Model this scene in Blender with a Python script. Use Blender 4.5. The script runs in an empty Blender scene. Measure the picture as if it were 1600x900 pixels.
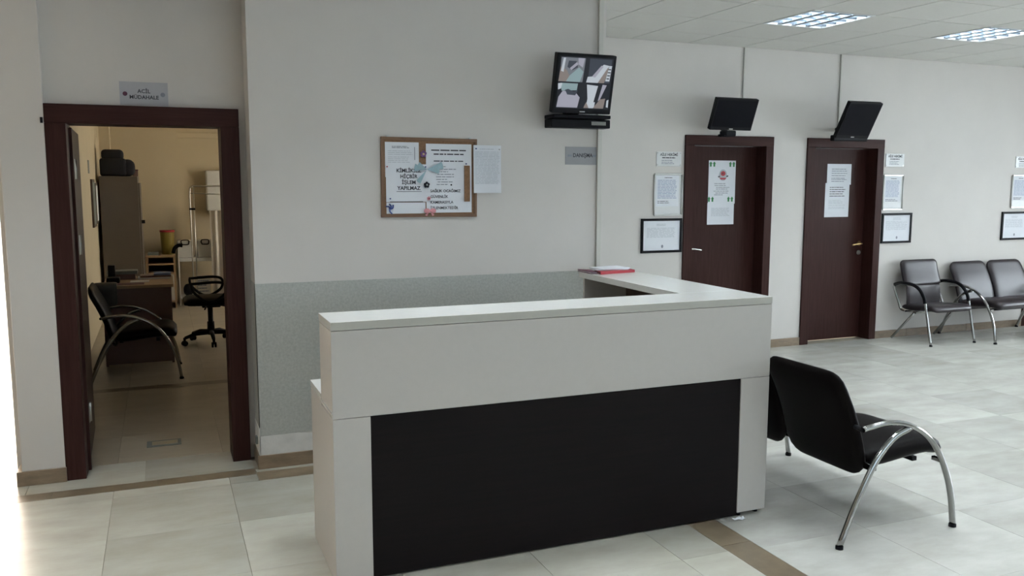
import bpy, bmesh, math, random
from mathutils import Vector, Matrix
random.seed(7)
PI = math.pi
sc = bpy.context.scene
C = sc.collection

# ------------------------------------------------------------------ camera
YAW, PITCH, ROLL, FPX, CAMH = 0.3858, -0.1213, 0.0011, 1350.3, 1.6285
fwd = Vector((math.sin(YAW) * math.cos(PITCH), math.cos(YAW) * math.cos(PITCH), math.sin(PITCH)))
right = Vector((math.cos(YAW), -math.sin(YAW), 0)); up = right.cross(fwd)
r2 = math.cos(ROLL) * right + math.sin(ROLL) * up
u2 = -math.sin(ROLL) * right + math.cos(ROLL) * up
M = Matrix((r2, u2, -fwd)).transposed().to_4x4(); M.translation = (0, 0, CAMH)
cd = bpy.data.cameras.new('camera'); cam = bpy.data.objects.new('camera', cd); C.objects.link(cam)
cam.matrix_world = M; cd.sensor_width = 36; cd.lens = 36 * FPX / 1600; cd.clip_start = 0.05
sc.camera = cam

# ------------------------------------------------------------------ world, exposure, big lights
w = bpy.data.worlds.new('world'); sc.world = w; w.use_nodes = True
bg = w.node_tree.nodes['Background']; bg.inputs[0].default_value = (0.80, 0.90, 1.0, 1); bg.inputs[1].default_value = 1.5
sc.view_settings.view_transform = 'Standard'; sc.view_settings.look = 'None'
sc.view_settings.exposure = 0.06; sc.view_settings.gamma = 1
try: sc.view_settings.use_curve_mapping = False
except Exception: pass

def area(name, loc, rot, sx, sy, watts, col, spread=180):
    l = bpy.data.lights.new(name, 'AREA'); l.shape = 'RECTANGLE'; l.size = sx; l.size_y = sy
    l.energy = watts; l.color = col; l.spread = math.radians(spread)
    o = bpy.data.objects.new(name, l); C.objects.link(o); o.location = loc; o.rotation_euler = rot
    return o
# daylight through the glazed entrance at the left end, the windows behind the camera and on the right
area('entrance_daylight', (-2.15, 8.3, 1.22), (-PI / 2, 0, 0), 2.9, 2.44, 210, (1.0, 0.80, 0.62))
area('rear_window_daylight', (5.2, -3.55, 1.75), (PI / 2 - 0.42, 0, 0), 8.0, 1.5, 36, (0.62, 0.80, 1.0), 120)
area('right_window_daylight', (11.7, 2.6, 1.7), (0, PI / 2 - 0.30, 0), 1.5, 6.0, 230, (0.85, 0.92, 1.0), 130)
area('treatment_window_daylight', (2.75, 10.6, 1.6), (0, PI / 2, 0), 1.3, 1.8, 48, (1.0, 0.86, 0.66))

sl = bpy.data.lights.new('sun', 'SUN'); sl.energy = 9.0; sl.angle = math.radians(0.6); sl.color = (1.0, 0.84, 0.68)
so_ = bpy.data.objects.new('sun', sl); C.objects.link(so_); so_.location = (-3, 12, 8)
so_.rotation_euler = Vector((0.16, -1.0, -1.05)).to_track_quat('-Z', 'Y').to_euler()

# ------------------------------------------------------------------ materials
def mat(name, col, rough=0.5, metal=0.0, var=0.0, scale=8.0, bump=0.0, bscale=60.0, spec=0.5, col2=None, stretch=None, rnd=0.0, coat=0.0):
    m = bpy.data.materials.new(name); m.use_nodes = True
    nt = m.node_tree; b = nt.nodes['Principled BSDF']
    b.inputs['Roughness'].default_value = rough; b.inputs['Metallic'].default_value = metal
    b.inputs['Specular IOR Level'].default_value = spec
    b.inputs['Coat Weight'].default_value = coat
    c = (*col, 1)
    b.inputs['Base Color'].default_value = c
    if var or col2 or bump or rnd:
        tc = nt.nodes.new('ShaderNodeTexCoord'); mp = nt.nodes.new('ShaderNodeMapping')
        nt.links.new(tc.outputs['Object'], mp.inputs[0])
        if stretch: mp.inputs['Scale'].default_value = stretch
    src = None
    if var or col2:
        n = nt.nodes.new('ShaderNodeTexNoise'); n.inputs['Scale'].default_value = scale
        n.inputs['Detail'].default_value = 6; n.inputs['Roughness'].default_value = 0.6
        nt.links.new(mp.outputs[0], n.inputs['Vector'])
        r = nt.nodes.new('ShaderNodeValToRGB')
        r.color_ramp.elements[0].position = 0.3; r.color_ramp.elements[1].position = 0.7
        c2 = col2 if col2 else tuple(x * (1 - var) for x in col)
        r.color_ramp.elements[0].color = (*c2, 1); r.color_ramp.elements[1].color = c
        nt.links.new(n.outputs['Fac'], r.inputs[0]); src = r.outputs[0]
        if rnd:
            tr = nt.nodes.new('ShaderNodeObjectInfo')
            vm = nt.nodes.new('ShaderNodeVectorMath'); vm.operation = 'SCALE'; vm.inputs[0].default_value = (37, 53, 11)
            nt.links.new(tr.outputs['Random'], vm.inputs['Scale']); nt.links.new(vm.outputs[0], mp.inputs['Location'])
            mr = nt.nodes.new('ShaderNodeMapRange'); mr.inputs[3].default_value = 1 - rnd; mr.inputs[4].default_value = 1 + rnd * 0.5
            nt.links.new(tr.outputs['Random'], mr.inputs[0])
            mx = nt.nodes.new('ShaderNodeVectorMath'); mx.operation = 'SCALE'
            nt.links.new(src, mx.inputs[0]); nt.links.new(mr.outputs[0], mx.inputs['Scale']); src = mx.outputs[0]
        nt.links.new(src, b.inputs['Base Color'])
    if bump:
        n2 = nt.nodes.new('ShaderNodeTexNoise'); n2.inputs['Scale'].default_value = bscale; n2.inputs['Detail'].default_value = 4
        nt.links.new(mp.outputs[0], n2.inputs['Vector'])
        bp = nt.nodes.new('ShaderNodeBump'); bp.inputs['Strength'].default_value = bump; bp.inputs['Distance'].default_value = 0.004
        nt.links.new(n2.outputs['Fac'], bp.inputs['Height']); nt.links.new(bp.outputs[0], b.inputs['Normal'])
    return m
def emis(name, col, s):
    m = bpy.data.materials.new(name); m.use_nodes = True
    b = m.node_tree.nodes['Principled BSDF']; b.inputs['Base Color'].default_value = (*col, 1)
    b.inputs['Emission Color'].default_value = (*col, 1); b.inputs['Emission Strength'].default_value = s
    return m

WALL = mat('wall_paint', (0.61, 0.58, 0.545), 0.62, var=0.04, scale=3, bump=0.12, bscale=25)
WALLI = mat('cream_wall_paint', (0.60, 0.52, 0.38), 0.6, var=0.05, scale=3, bump=0.1, bscale=25)
CEIL = mat('ceiling_board', (0.66, 0.65, 0.615), 0.8, var=0.04, scale=40, bump=0.2, bscale=120, rnd=0.03)
GAP = mat('dark_joint', (0.10, 0.095, 0.085), 0.9)
CGRID = mat('ceiling_grid', (0.12, 0.12, 0.11), 0.7)
TILE = mat('travertine_tile', (0.47, 0.455, 0.395), 0.27, col2=(0.375, 0.355, 0.295), scale=2.6, rnd=0.16, stretch=(1, 2.2, 1), bump=0.03, bscale=9)
TILE_W = mat('pale_marble_tile', (0.53, 0.525, 0.485), 0.25, col2=(0.405, 0.395, 0.355), scale=2.6, rnd=0.13, stretch=(1, 2.2, 1), bump=0.03, bscale=9)
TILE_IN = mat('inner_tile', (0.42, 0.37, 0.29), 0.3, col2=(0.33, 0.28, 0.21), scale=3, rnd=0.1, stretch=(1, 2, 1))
GROUT = mat('grout', (0.26, 0.23, 0.18), 0.9)
STONE = mat('brown_skirting_stone', (0.27, 0.20, 0.13), 0.35, col2=(0.17, 0.125, 0.085), scale=9, stretch=(1, 1, 3), rnd=0.15)
BAND = mat('brown_floor_stone', (0.23, 0.18, 0.12), 0.3, col2=(0.15, 0.115, 0.078), scale=7, rnd=0.12)
DADO = mat('speckled_dado_paint', (0.46, 0.47, 0.44), 0.42, col2=(0.36, 0.37, 0.34), scale=70, bump=0.25, bscale=90)
PLASTER = mat('bare_white_plaster', (0.68, 0.67, 0.64), 0.8, var=0.15, scale=12, bump=0.6, bscale=22)
WOOD = mat('dark_walnut_laminate', (0.050, 0.021, 0.018), 0.42, col2=(0.030, 0.011, 0.009), scale=5, stretch=(14, 14, 0.7), spec=0.09)
WOODH = mat('dark_walnut_laminate_across', (0.050, 0.021, 0.018), 0.42, col2=(0.030, 0.011, 0.009), scale=5, stretch=(0.7, 14, 14), spec=0.09)
WENGE = mat('wenge_panel', (0.011, 0.0075, 0.0075), 0.36, col2=(0.007, 0.006, 0.006), scale=4, stretch=(0.8, 10, 16), spec=0.08)
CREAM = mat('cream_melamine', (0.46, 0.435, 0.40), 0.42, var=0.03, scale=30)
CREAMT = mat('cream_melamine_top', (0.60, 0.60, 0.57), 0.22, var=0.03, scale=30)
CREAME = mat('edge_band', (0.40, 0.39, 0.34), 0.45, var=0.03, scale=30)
BROWNIN = mat('brown_inner_board', (0.09, 0.06, 0.045), 0.5, var=0.2, scale=6)
LEATHER = mat('dark_brown_leatherette', (0.017, 0.010, 0.013), 0.34, var=0.2, scale=20, bump=0.1, bscale=260, spec=0.45)
LEATHB = mat('black_leatherette', (0.005, 0.0035, 0.0035), 0.42, var=0.2, scale=20, bump=0.1, bscale=260, spec=0.07)
CHROME = mat('chrome', (0.36, 0.36, 0.35), 0.10, 1.0, var=0.06, scale=30)
STEEL = mat('brushed_steel', (0.55, 0.55, 0.53), 0.35, 1.0, var=0.1, scale=30)
BRASS = mat('brass', (0.72, 0.52, 0.24), 0.28, 1.0, var=0.08, scale=30)
BLACK = mat('black_plastic', (0.008, 0.008, 0.010), 0.45, var=0.1, scale=30, spec=0.1)
SCREEN = mat('black_screen', (0.008, 0.008, 0.011), 0.25, var=0.1, scale=10, spec=0.04)
PAPER = mat('paper', (0.74, 0.76, 0.80), 0.75, var=0.03, scale=12)
PAPERG = mat('grey_sign_film', (0.42, 0.42, 0.45), 0.5, var=0.06, scale=12)
PAPERD = mat('grey_sign_film_dark', (0.30, 0.30, 0.31), 0.5, var=0.06, scale=12)
INK = mat('ink', (0.03, 0.03, 0.04), 0.7, var=0.1, scale=50)
INKG = mat('grey_ink', (0.24, 0.26, 0.30), 0.7, var=0.1, scale=50)
INKL = mat('light_grey_ink', (0.46, 0.49, 0.53), 0.7, var=0.1, scale=50)
INKB = mat('blue_ink', (0.16, 0.22, 0.40), 0.7, var=0.1, scale=50)
RED = mat('red_card', (0.42, 0.03, 0.045), 0.45, var=0.1, scale=10)
MAROON = mat('maroon_card', (0.10, 0.02, 0.05), 0.5, var=0.1, scale=10)
GREEN = mat('green_print', (0.03, 0.22, 0.07), 0.6, var=0.1, scale=30)
CORK = mat('cork', (0.26, 0.145, 0.075), 0.85, var=0.35, scale=90, bump=0.3, bscale=150)
CORKF = mat('cork_frame_wood', (0.20, 0.11, 0.06), 0.6, var=0.2, scale=20)
PINK = mat('pink_ribbon', (0.70, 0.30, 0.33), 0.5, var=0.15, scale=20)
TEAL = mat('teal_tulle', (0.33, 0.47, 0.52), 0.7, var=0.2, scale=20)
PURPLE = mat('purple_ribbon', (0.16, 0.07, 0.20), 0.6, var=0.2, scale=20)
YELLOWR = mat('cream_bead', (0.70, 0.56, 0.30), 0.6, var=0.1, scale=20)
NAVY = mat('navy_ribbon', (0.04, 0.07, 0.25), 0.6, var=0.2, scale=20)
WHITEP = mat('white_plastic', (0.66, 0.67, 0.67), 0.35, var=0.03, scale=20)
TRUNK = mat('cable_trunking', (0.56, 0.55, 0.50), 0.5, var=0.05, scale=20)
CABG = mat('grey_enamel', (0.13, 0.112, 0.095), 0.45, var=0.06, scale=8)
BINY = mat('yellow_plastic', (0.26, 0.20, 0.04), 0.4, var=0.08, scale=8)
WOODL = mat('light_beech', (0.40, 0.27, 0.16), 0.45, var=0.15, scale=8)
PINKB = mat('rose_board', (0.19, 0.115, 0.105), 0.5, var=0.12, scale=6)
CLOTH = mat('white_curtain', (0.60, 0.56, 0.52), 0.85, var=0.06, scale=12)
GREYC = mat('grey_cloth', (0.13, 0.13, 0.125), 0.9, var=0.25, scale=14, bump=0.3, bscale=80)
BLACKC = mat('black_cloth', (0.010, 0.011, 0.018), 0.85, var=0.2, scale=14, bump=0.3, bscale=60)
GREYG = mat('grey_green_plastic', (0.19, 0.22, 0.21), 0.5, var=0.1, scale=14)
GLASS = bpy.data.materials.new('clear_glass'); GLASS.use_nodes = True
_b = GLASS.node_tree.nodes['Principled BSDF']; _b.inputs['Roughness'].default_value = 0.02; _b.inputs['Transmission Weight'].default_value = 1.0
_b.inputs['Base Color'].default_value = (0.95, 0.98, 0.97, 1); _b.inputs['IOR'].default_value = 1.05
REFL = mat('parabolic_reflector', (0.15, 0.18, 0.21), 0.30, 0.35, var=0.05, scale=20)
TUBE = emis('fluorescent_tube', (0.70, 0.85, 1.0), 1.5)

# ------------------------------------------------------------------ helpers
def tag(o, label=None, cat=None, group=None, kind=None):
    if label: o['label'] = label
    if cat: o['category'] = cat
    if group: o['group'] = group
    if kind: o['kind'] = kind
    return o
def thing(name, label, cat, loc=(0, 0, 0), rz=0, group=None):
    o = bpy.data.objects.new(name, None); C.objects.link(o); o.empty_display_size = 0.1
    o.location = loc; o.rotation_euler = (0, 0, rz)
    return tag(o, label, cat, group)
def obj(name, bm, m, parent=None, smooth=False, loc=None, mats=None, label=None):
    me = bpy.data.meshes.new(name); bmesh.ops.recalc_face_normals(bm, faces=bm.faces[:]); bm.to_mesh(me); bm.free()
    for x in (mats or [m]): me.materials.append(x)
    if smooth:
        for p in me.polygons: p.use_smooth = True
    o = bpy.data.objects.new(name, me); C.objects.link(o)
    if parent: o.parent = parent
    if loc: o.location = loc
    if label: o['label'] = label
    return o
def B(): return bmesh.new()
def box(bm, x0, x1, y0, y1, z0, z1, bev=0.0, mi=0, seg=2):
    t = bmesh.new()
    vs = [t.verts.new((x, y, z)) for x in (x0, x1) for y in (y0, y1) for z in (z0, z1)]
    for f in ((0, 1, 3, 2), (4, 6, 7, 5), (0, 4, 5, 1), (2, 3, 7, 6), (0, 2, 6, 4), (1, 5, 7, 3)):
        t.faces.new([vs[i] for i in f])
    bmesh.ops.recalc_face_normals(t, faces=t.faces[:])
    if bev > 0: bmesh.ops.bevel(t, geom=t.edges[:], offset=bev, segments=seg, affect='EDGES', profile=0.5)
    merge(bm, t, mi); return bm
def merge(bm, t, mi=0, mtx=None):
    if mtx is not None: t.transform(mtx)
    mp = {}
    for v in t.verts: mp[v] = bm.verts.new(v.co)
    for f in t.faces:
        try:
            nf = bm.faces.new([mp[v] for v in f.verts]); nf.material_index = mi; nf.smooth = f.smooth
        except ValueError: pass
    t.free(); return bm
def bx(*a, **k): return box(B(), *a, **k)
def tube(bm, pts, r, n=10, ry=None, closed=False, cap=True):
    pts = [Vector(p) for p in pts]; N = len(pts); rings = []
    ref = None
    for i, p in enumerate(pts):
        if closed: d = (pts[(i + 1) % N] - pts[i - 1])
        else: d = (pts[min(i + 1, N - 1)] - pts[max(i - 1, 0)])
        d.normalize()
        if ref is None:
            a = Vector((0, 0, 1)) if abs(d.z) < 0.9 else Vector((0, 1, 0))
            ref = (a - d * a.dot(d)).normalized()
        else: ref = (ref - d * ref.dot(d)).normalized()
        s = d.cross(ref); rr = r[i] if isinstance(r, (list, tuple)) else r; r_y = ry if ry else rr
        rings.append([bm.verts.new(p + ref * rr * math.cos(2 * PI * k / n) + s * r_y * math.sin(2 * PI * k / n)) for k in range(n)])
    rng = range(N) if closed else range(N - 1)
    for i in rng:
        A, D = rings[i], rings[(i + 1) % N]
        for k in range(n):
            f = bm.faces.new((A[k], A[(k + 1) % n], D[(k + 1) % n], D[k])); f.smooth = True
    if cap and not closed:
        bm.faces.new(rings[0][::-1]); bm.faces.new(rings[-1])
    return bm
def cyl(bm, p0, p1, r, n=14): return tube(bm, [p0, p1], r, n)
def spline(pts, k=6):
    P = [Vector(p) for p in pts]; out = []
    for i in range(len(P) - 1):
        a = P[i - 1] if i > 0 else P[i] * 2 - P[i + 1]; b, c = P[i], P[i + 1]
        d = P[i + 2] if i + 2 < len(P) else P[i + 1] * 2 - P[i]
        for j in range(k):
            t = j / k
            out.append(0.5 * ((2 * b) + (c - a) * t + (2 * a - 5 * b + 4 * c - d) * t * t + (3 * b - a - 3 * c + d) * t ** 3))
    out.append(P[-1]); return out
def pad(bm, path, w0, w1, th, r0=0.06, r1=0.06, puff=0.0, nt=17, ns=17, flatback=0.0):
    """cushion swept along path [(u,z)...] with width w0..w1 in local y; rounded corners r0 (start) r1 (end)"""
    P = spline([(u, 0, z) for u, z in path], 8)
    L = [0]
    for a, b in zip(P, P[1:]): L.append(L[-1] + (b - a).length)
    T = L[-1]
    def at(s):
        d = s * T
        for i in range(len(L) - 1):
            if d <= L[i + 1] + 1e-9:
                t = (d - L[i]) / max(L[i + 1] - L[i], 1e-9); p = P[i].lerp(P[i + 1], t)
                tg = (P[min(i + 2, len(P) - 1)] - P[max(i - 1, 0)]).normalized(); return p, tg
        return P[-1], (P[-1] - P[-2]).normalized()
    cy = (w0 + w1) / 2; H = (w1 - w0) / 2
    front, back = [], []
    for i in range(ns):
        s = 0.5 - 0.5 * math.cos(PI * i / (ns - 1)); p, tg = at(s)
        nrm = Vector((-tg.z, 0, tg.x))
        d0, d1 = s * T, (1 - s) * T; h = H
        if d0 < r0: h = min(h, H - r0 + math.sqrt(max(r0 * r0 - (r0 - d0) ** 2, 0)))
        if d1 < r1: h = min(h, H - r1 + math.sqrt(max(r1 * r1 - (r1 - d1) ** 2, 0)))
        es = math.sqrt(max(1 - abs(2 * s - 1) ** 10, 0))
        rf, rb = [], []
        for j in range(nt):
            t = -math.cos(PI * j / (nt - 1)); e = math.sqrt(max(1 - abs(t) ** 10, 0)) * es
            y = cy + t * h; pf = puff * (1 - t * t) * (1 - (2 * s - 1) ** 2)
            edge = i in (0, ns - 1) or j in (0, nt - 1)
            base = Vector((p.x, y, p.z))
            a = base + nrm * (th / 2 * e + pf)
            v = bm.verts.new(a)
            rf.append(v); rb.append(v if edge else bm.verts.new(base - nrm * (th / 2 * e)))
        front.append(rf); back.append(rb)
    for i in range(ns - 1):
        for j in range(nt - 1):
            for G, rev in ((front, False), (back, True)):
                q = [G[i][j], G[i][j + 1], G[i + 1][j + 1], G[i + 1][j]]
                if rev: q = q[::-1]
                try:
                    f = bm.faces.new(q); f.smooth = True
                except ValueError: pass
    return bm
def poly(bm, pts, y, th=0.0004, mi=0):
    """flat outline in x,z extruded towards -y"""
    n = len(pts)
    a = [bm.verts.new((x, y, z)) for x, z in pts]; b = [bm.verts.new((x, y - th, z)) for x, z in pts]
    for f in ([a, b[::-1]]):
        q = bm.faces.new(f); q.material_index = mi
    for i in range(n):
        q = bm.faces.new((a[i], b[i], b[(i + 1) % n], a[(i + 1) % n])); q.material_index = mi
    return bm
def text(s, size, parent, x, z, y, m=INK, align='CENTER', bold=0.0, name='lettering', sx=1.0, space=1.0):
    cu = bpy.data.curves.new('t', 'FONT'); cu.body = s; cu.size = size; cu.align_x = align; cu.align_y = 'CENTER'
    cu.extrude = 0.0002; cu.offset = bold; cu.space_line = space; cu.resolution_u = 2
    t = bpy.data.objects.new('t', cu); C.objects.link(t)
    bpy.context.view_layer.update()
    dg = bpy.context.evaluated_depsgraph_get()
    me = bpy.data.meshes.new_from_object(t.evaluated_get(dg)); me.name = name
    bpy.data.objects.remove(t); bpy.data.curves.remove(cu)
    me.transform(Matrix.Diagonal((sx, 1, 1, 1))); me.transform(Matrix.Rotation(PI / 2, 4, 'X'))
    me.materials.clear(); me.materials.append(m)
    o = bpy.data.objects.new(name, me); C.objects.link(o); o.parent = parent; o.location = (x, y, z)
    return o
def lines(parent, x0, x1, zs, y, m=INKG, h=0.004, seed=1, ragged=0.25, indent=0.0, name='printed_lines'):
    rd = random.Random(seed); bm = B()
    for z in zs:
        x = x0 + (rd.random() * indent); xe = x1 - rd.random() * ragged * (x1 - x0)
        while x < xe:
            wd = (0.015 + rd.random() * 0.045) * (x1 - x0) / 0.22
            poly(bm, [(x, z), (min(x + wd, xe), z), (min(x + wd, xe), z + h), (x, z + h)], y, 0.0003)
            x += wd + 0.006 * (x1 - x0) / 0.22
    return obj(name, bm, m, parent)
def blob(bm, c, r, seed=0, sq=(1, 1, 1), amp=0.15, sub=2):
    t = bmesh.new(); bmesh.ops.create_icosphere(t, subdivisions=sub, radius=1); rd = random.Random(seed)
    for v in t.verts: v.co *= (1 + (rd.random() - 0.5) * amp)
    for f in t.faces: f.smooth = True
    merge(bm, t, 0, Matrix.Translation(c) @ Matrix.Diagonal((r * sq[0], r * sq[1], r * sq[2], 1)))
    return bm
def dup(root, loc=None, rz=None, label=None, group=None):
    r = root.copy(); C.objects.link(r)
    if loc is not None: r.location = loc
    if rz is not None: r.rotation_euler = (0, 0, rz)
    if label: r['label'] = label
    if group: r['group'] = group
    for ch in list(root.children):
        c = ch.copy(); C.objects.link(c); c.parent = r
        for g in list(ch.children):
            d = g.copy(); C.objects.link(d); d.parent = c
    return r
def struct(name, bm, m, parent=None, **k):
    o = obj(name, bm, m, parent, **k)
    if not parent: o['kind'] = 'structure'
    return o

# ------------------------------------------------------------------ key planes
YA, YB, YD, HC = 4.977, 6.897, 5.215, 2.892
XL, XR = -3.6, 11.4            # hall extents
YF = -3.3
GX, GY = 3.919, 7.033          # ceiling grid

# ------------------------------------------------------------------ floor
bm = bx(XL - .2, XR + .3, YF - .3, 8.02, -0.12, -0.005); box(bm, -.74, XR + .3, 8.02, 13.2, -0.12, -0.005)
floor = struct('floor', bm, GROUT)
S = 0.582
def ftile(x0, x1, y0, y1, m, zt=0.0):
    cx, cy = (x0 + x1) / 2, (y0 + y1) / 2
    bm = bx(x0 - cx, x1 - cx, y0 - cy, y1 - cy, -0.0048, zt, bev=0)
    o = obj('tile', bm, m, floor, loc=(cx, cy, 0)); return o
G = 0.0011
GV = 0.0004
def fill(xs, ys, m):
    for a, b in zip(xs, xs[1:]):
        for c, d in zip(ys, ys[1:]):
            if b - a > 0.03 and d - c > 0.03: ftile(a + G, b - G, c + GV, d - GV, m)
def rng(a, b, o, s):
    k = math.ceil((a - o) / s + 1e-6); out = [a]
    while o + k * s < b - 0.02: out.append(o + k * s); k += 1
    return out + [b]
# left field (behind and beside the desk), up to the brown band
fill([-2.04, -1.456, -0.874, -0.292, 0.29, 0.872, 1.454, 2.036, 2.28], rng(1.9, 4.775, 1.3, S), TILE)
fill([-2.04, -1.456, -0.874, -0.292, 0.29, 0.44], [4.775, 4.89], TILE)
# right field, up to the far wall
fill(rng(2.44, XR, 2.44, 0.6), rng(1.9, YB, 0.62, 0.6)[:], TILE_W)
# brown bands
def band(x0, x1, y0, y1, m=BAND, zt=0.0):
    cx, cy = (x0 + x1) / 2, (y0 + y1) / 2
    return obj('border_stone', bx(x0 - cx + G, x1 - cx - G, y0 - cy + G, y1 - cy - G, -0.0048, zt), m, floor, loc=(cx, cy, 0))
for a, b in ((-1.3, -0.59), (-0.59, -0.08), (-0.08, 0.44)): band(a, b, 4.89, 5.0)
for a, b in ((0.44, 0.95), (0.95, 1.46), (1.46, 1.97), (1.97, 2.28)): band(a, b, 4.775, 4.925)
yy = 1.9
while yy < 4.9: band(2.28, 2.44, yy, min(yy + 0.6, 4.97)); yy += 0.6
# strips between band and walls / threshold
fill([-2.6, -1.9, -1.3, -0.72, -0.14, 0.44], [5.0, 5.38], TILE)
fill([-2.0, -1.3], [4.89, 5.0], TILE)
fill([0.44, 0.95, 1.46, 1.97, 2.28], [4.925, YA], TILE)
# vestibule floor beyond the pier
fill(rng(-3.6, -0.8, -0.874, S), rng(5.38, 8.02, 5.38, 0.6), TILE)
# treatment room floor
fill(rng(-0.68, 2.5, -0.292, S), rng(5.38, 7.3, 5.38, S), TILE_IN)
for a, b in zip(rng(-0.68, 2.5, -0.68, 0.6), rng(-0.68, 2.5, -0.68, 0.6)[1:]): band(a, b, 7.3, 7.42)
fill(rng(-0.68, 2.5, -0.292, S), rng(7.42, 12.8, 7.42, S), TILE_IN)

# outlying floor that the photo does not show singly
bm = B()
for a, b in zip(rng(XL, XR, -3.6, 1.2), rng(XL, XR, -3.6, 1.2)[1:]):
    for c, d in zip(rng(YF, 1.9, YF, 1.2), rng(YF, 1.9, YF, 1.2)[1:]):
        box(bm, a + G, b - G, c + G, d - G, -0.0048, 0)
box(bm, -3.6, -2.04 - G, 1.9 + G, 5.38 - G, -0.0048, 0)
o = obj('tile_field', bm, TILE_W, floor); o['kind'] = 'stuff'

PAVE = mat('pale_pavement', (0.72, 0.70, 0.66), 0.8, var=0.1, scale=5)
struct('pavement', bx(-16, -0.74, 8.02, 40, -0.10, 0.0), PAVE)
# ------------------------------------------------------------------ ceiling
ceiling = struct('ceiling', bx(XL - .2, XR + .3, YF - .3, 7.9, HC + 0.075, HC + 0.2), CGRID)
LI = [(-5, 3), (-2, 3), (1, 3), (4, 3), (7, 3)]            # fixture cells (i = column, j = far edge row)
cells = set()
for i in (-8, -5, -2, 1, 4, 7, 10):
    for j in (3, 6, 9, 12, 15):
        x0, y1 = GX + .6 * i, GY - .6 * (j - 1)
        if y1 - .6 < YA and True or x0 > 2.7:
            if x0 > 3.0 or y1 < 4.9: cells.add((i, j))
def cpanel(x0, x1, y0, y1):
    cx, cy = (x0 + x1) / 2, (y0 + y1) / 2; g = 0.005
    bm = B(); box(bm, x0 - cx + g, x1 - cx - g, y0 - cy + g, y1 - cy - g, 0, 0.0118)
    return obj('ceiling_panel', bm, CEIL, ceiling, loc=(cx, cy, HC))
for i in range(-2, 13):
    for j in range(1, 8):
        x0, x1 = GX + .6 * (i - 0), GX + .6 * (i + 1); y1, y0 = GY - .6 * (j - 1), GY - .6 * j
        if (i, j) in cells: continue
        x0, x1, y1 = max(x0, 2.665), min(x1, XR), min(y1, YB - 0.004)
        if x1 - x0 > 0.04 and y1 - y0 > 0.04: cpanel(x0, x1, y0, y1)
bm = B()
for i in range(-13, 13):
    for j in range(1, 19):
        x0, x1 = GX + .6 * i, GX + .6 * (i + 1); y1, y0 = GY - .6 * (j - 1), GY - .6 * j
        if (i, j) in cells or (i >= -2 and j < 8): continue
        if i < -2 and y1 > YA and not (x1 < -0.8): continue
        box(bm, max(x0, XL) + .003, min(x1, XR) - .003, max(y0, YF) + .003, min(y1, YB) - .003, HC, HC + 0.0118)
o = obj('panel_field', bm, CEIL, ceiling); o['kind'] = 'stuff'

# ------------------------------------------------------------------ walls
DW = 0.13
d1 = (4.522, 5.525); d2 = (5.934, 6.922); d4 = (9.11, 10.10)
HDR = 2.069
bm = B()
xs = [2.662, d1[0] + .05, d1[1] - .05, d2[0] + .05, d2[1] - .05, d4[0] + .05, d4[1] - .05, XR + .3]
for k in range(0, 8, 2): box(bm, xs[k], xs[k + 1], YB, YB + .2, 0, HC + .15)
for k in (1, 3, 5): box(bm, xs[k], xs[k + 1], YB, YB + .2, HDR - .04, HC + .15)
struct('wall_far', bm, WALL)
bm = bx(.473, 2.662, YA, YD + .15, 0, HC + .15); box(bm, 2.56, 2.662, YD + .15, YB + .2, 0, HC + .15)
struct('wall_centre', bm, WALL)
bm = bx(-.54, -.455, YD, YD + .15, 0, HC + .15); box(bm, .35, .473, YD, YD + .15, 0, HC + .15)
box(bm, -.455, .35, YD, YD + .15, 1.96, HC + .15)
struct('wall_doorway', bm, WALL)
struct('wall_left', bx(-.752, -.54, 5.165, YD + .15, 0, HC + .15, bev=0.004), WALL)
# vestibule beyond the pier, with the glazed entrance
bm = bx(-.80, -.70, YD + .15, 8.0, 0, HC + .15)
struct('wall_entrance', bm, WALL)
struct('wall_entrance_left', bx(XL - .2, XL, YF, 8.0, 0, HC + .15), WALL)
struct('wall_entrance_lintel', bx(XL, -.8, 7.9, 8.0, 2.35, HC + .15), WALL)
# rear and right walls, with window openings
bm = bx(XL, XR, YF - .2, YF, 0, .95); box(bm, XL, XR, YF - .2, YF, 2.55, HC + .15)
box(bm, XL, 1.2, YF - .2, YF, .95, 2.55); box(bm, 9.2, XR, YF - .2, YF, .95, 2.55)
struct('wall_rear', bm, WALL)
bm = bx(XR, XR + .2, YF, YB, 0, .9); box(bm, XR, XR + .2, YF, YB, 2.5, HC + .15)
box(bm, XR, XR + .2, YF, -.4, .9, 2.5); box(bm, XR, XR + .2, 5.6, YB, .9, 2.5)
struct('wall_right', bm, WALL)
# treatment room shell
bm = bx(-.70, -.68, YD + .15, 12.9, 0, 3.0); struct('wall_treatment_left', bm, WALLI)
bm = bx(-.68, .245, 12.62, 12.9, 0, 3.0); box(bm, .245, 3.0, 12.78, 12.9, 0, 3.0); box(bm, -.68, -.56, 12.3, 12.62, 0, 3.0)
struct('wall_treatment_far', bm, WALLI)
bm = bx(2.5, 2.56, YD + .15, 12.9, 0, .9); box(bm, 2.5, 2.56, YD + .15, 12.9, 2.4, 3.0)
box(bm, 2.5, 2.56, YD + .15, 9.6, .9, 2.4); box(bm, 2.5, 2.56, 11.6, 12.9, .9, 2.4)
struct('wall_treatment_right', bm, WALLI)
bm = bx(-.68, .35 - .8, YD + .145, YD + .16, 0, 3.0)
struct('ceiling_treatment', bx(-.78, 2.66, YD + .15, 13.0, 2.95, 3.05), WALLI)
bm.free()

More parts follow.
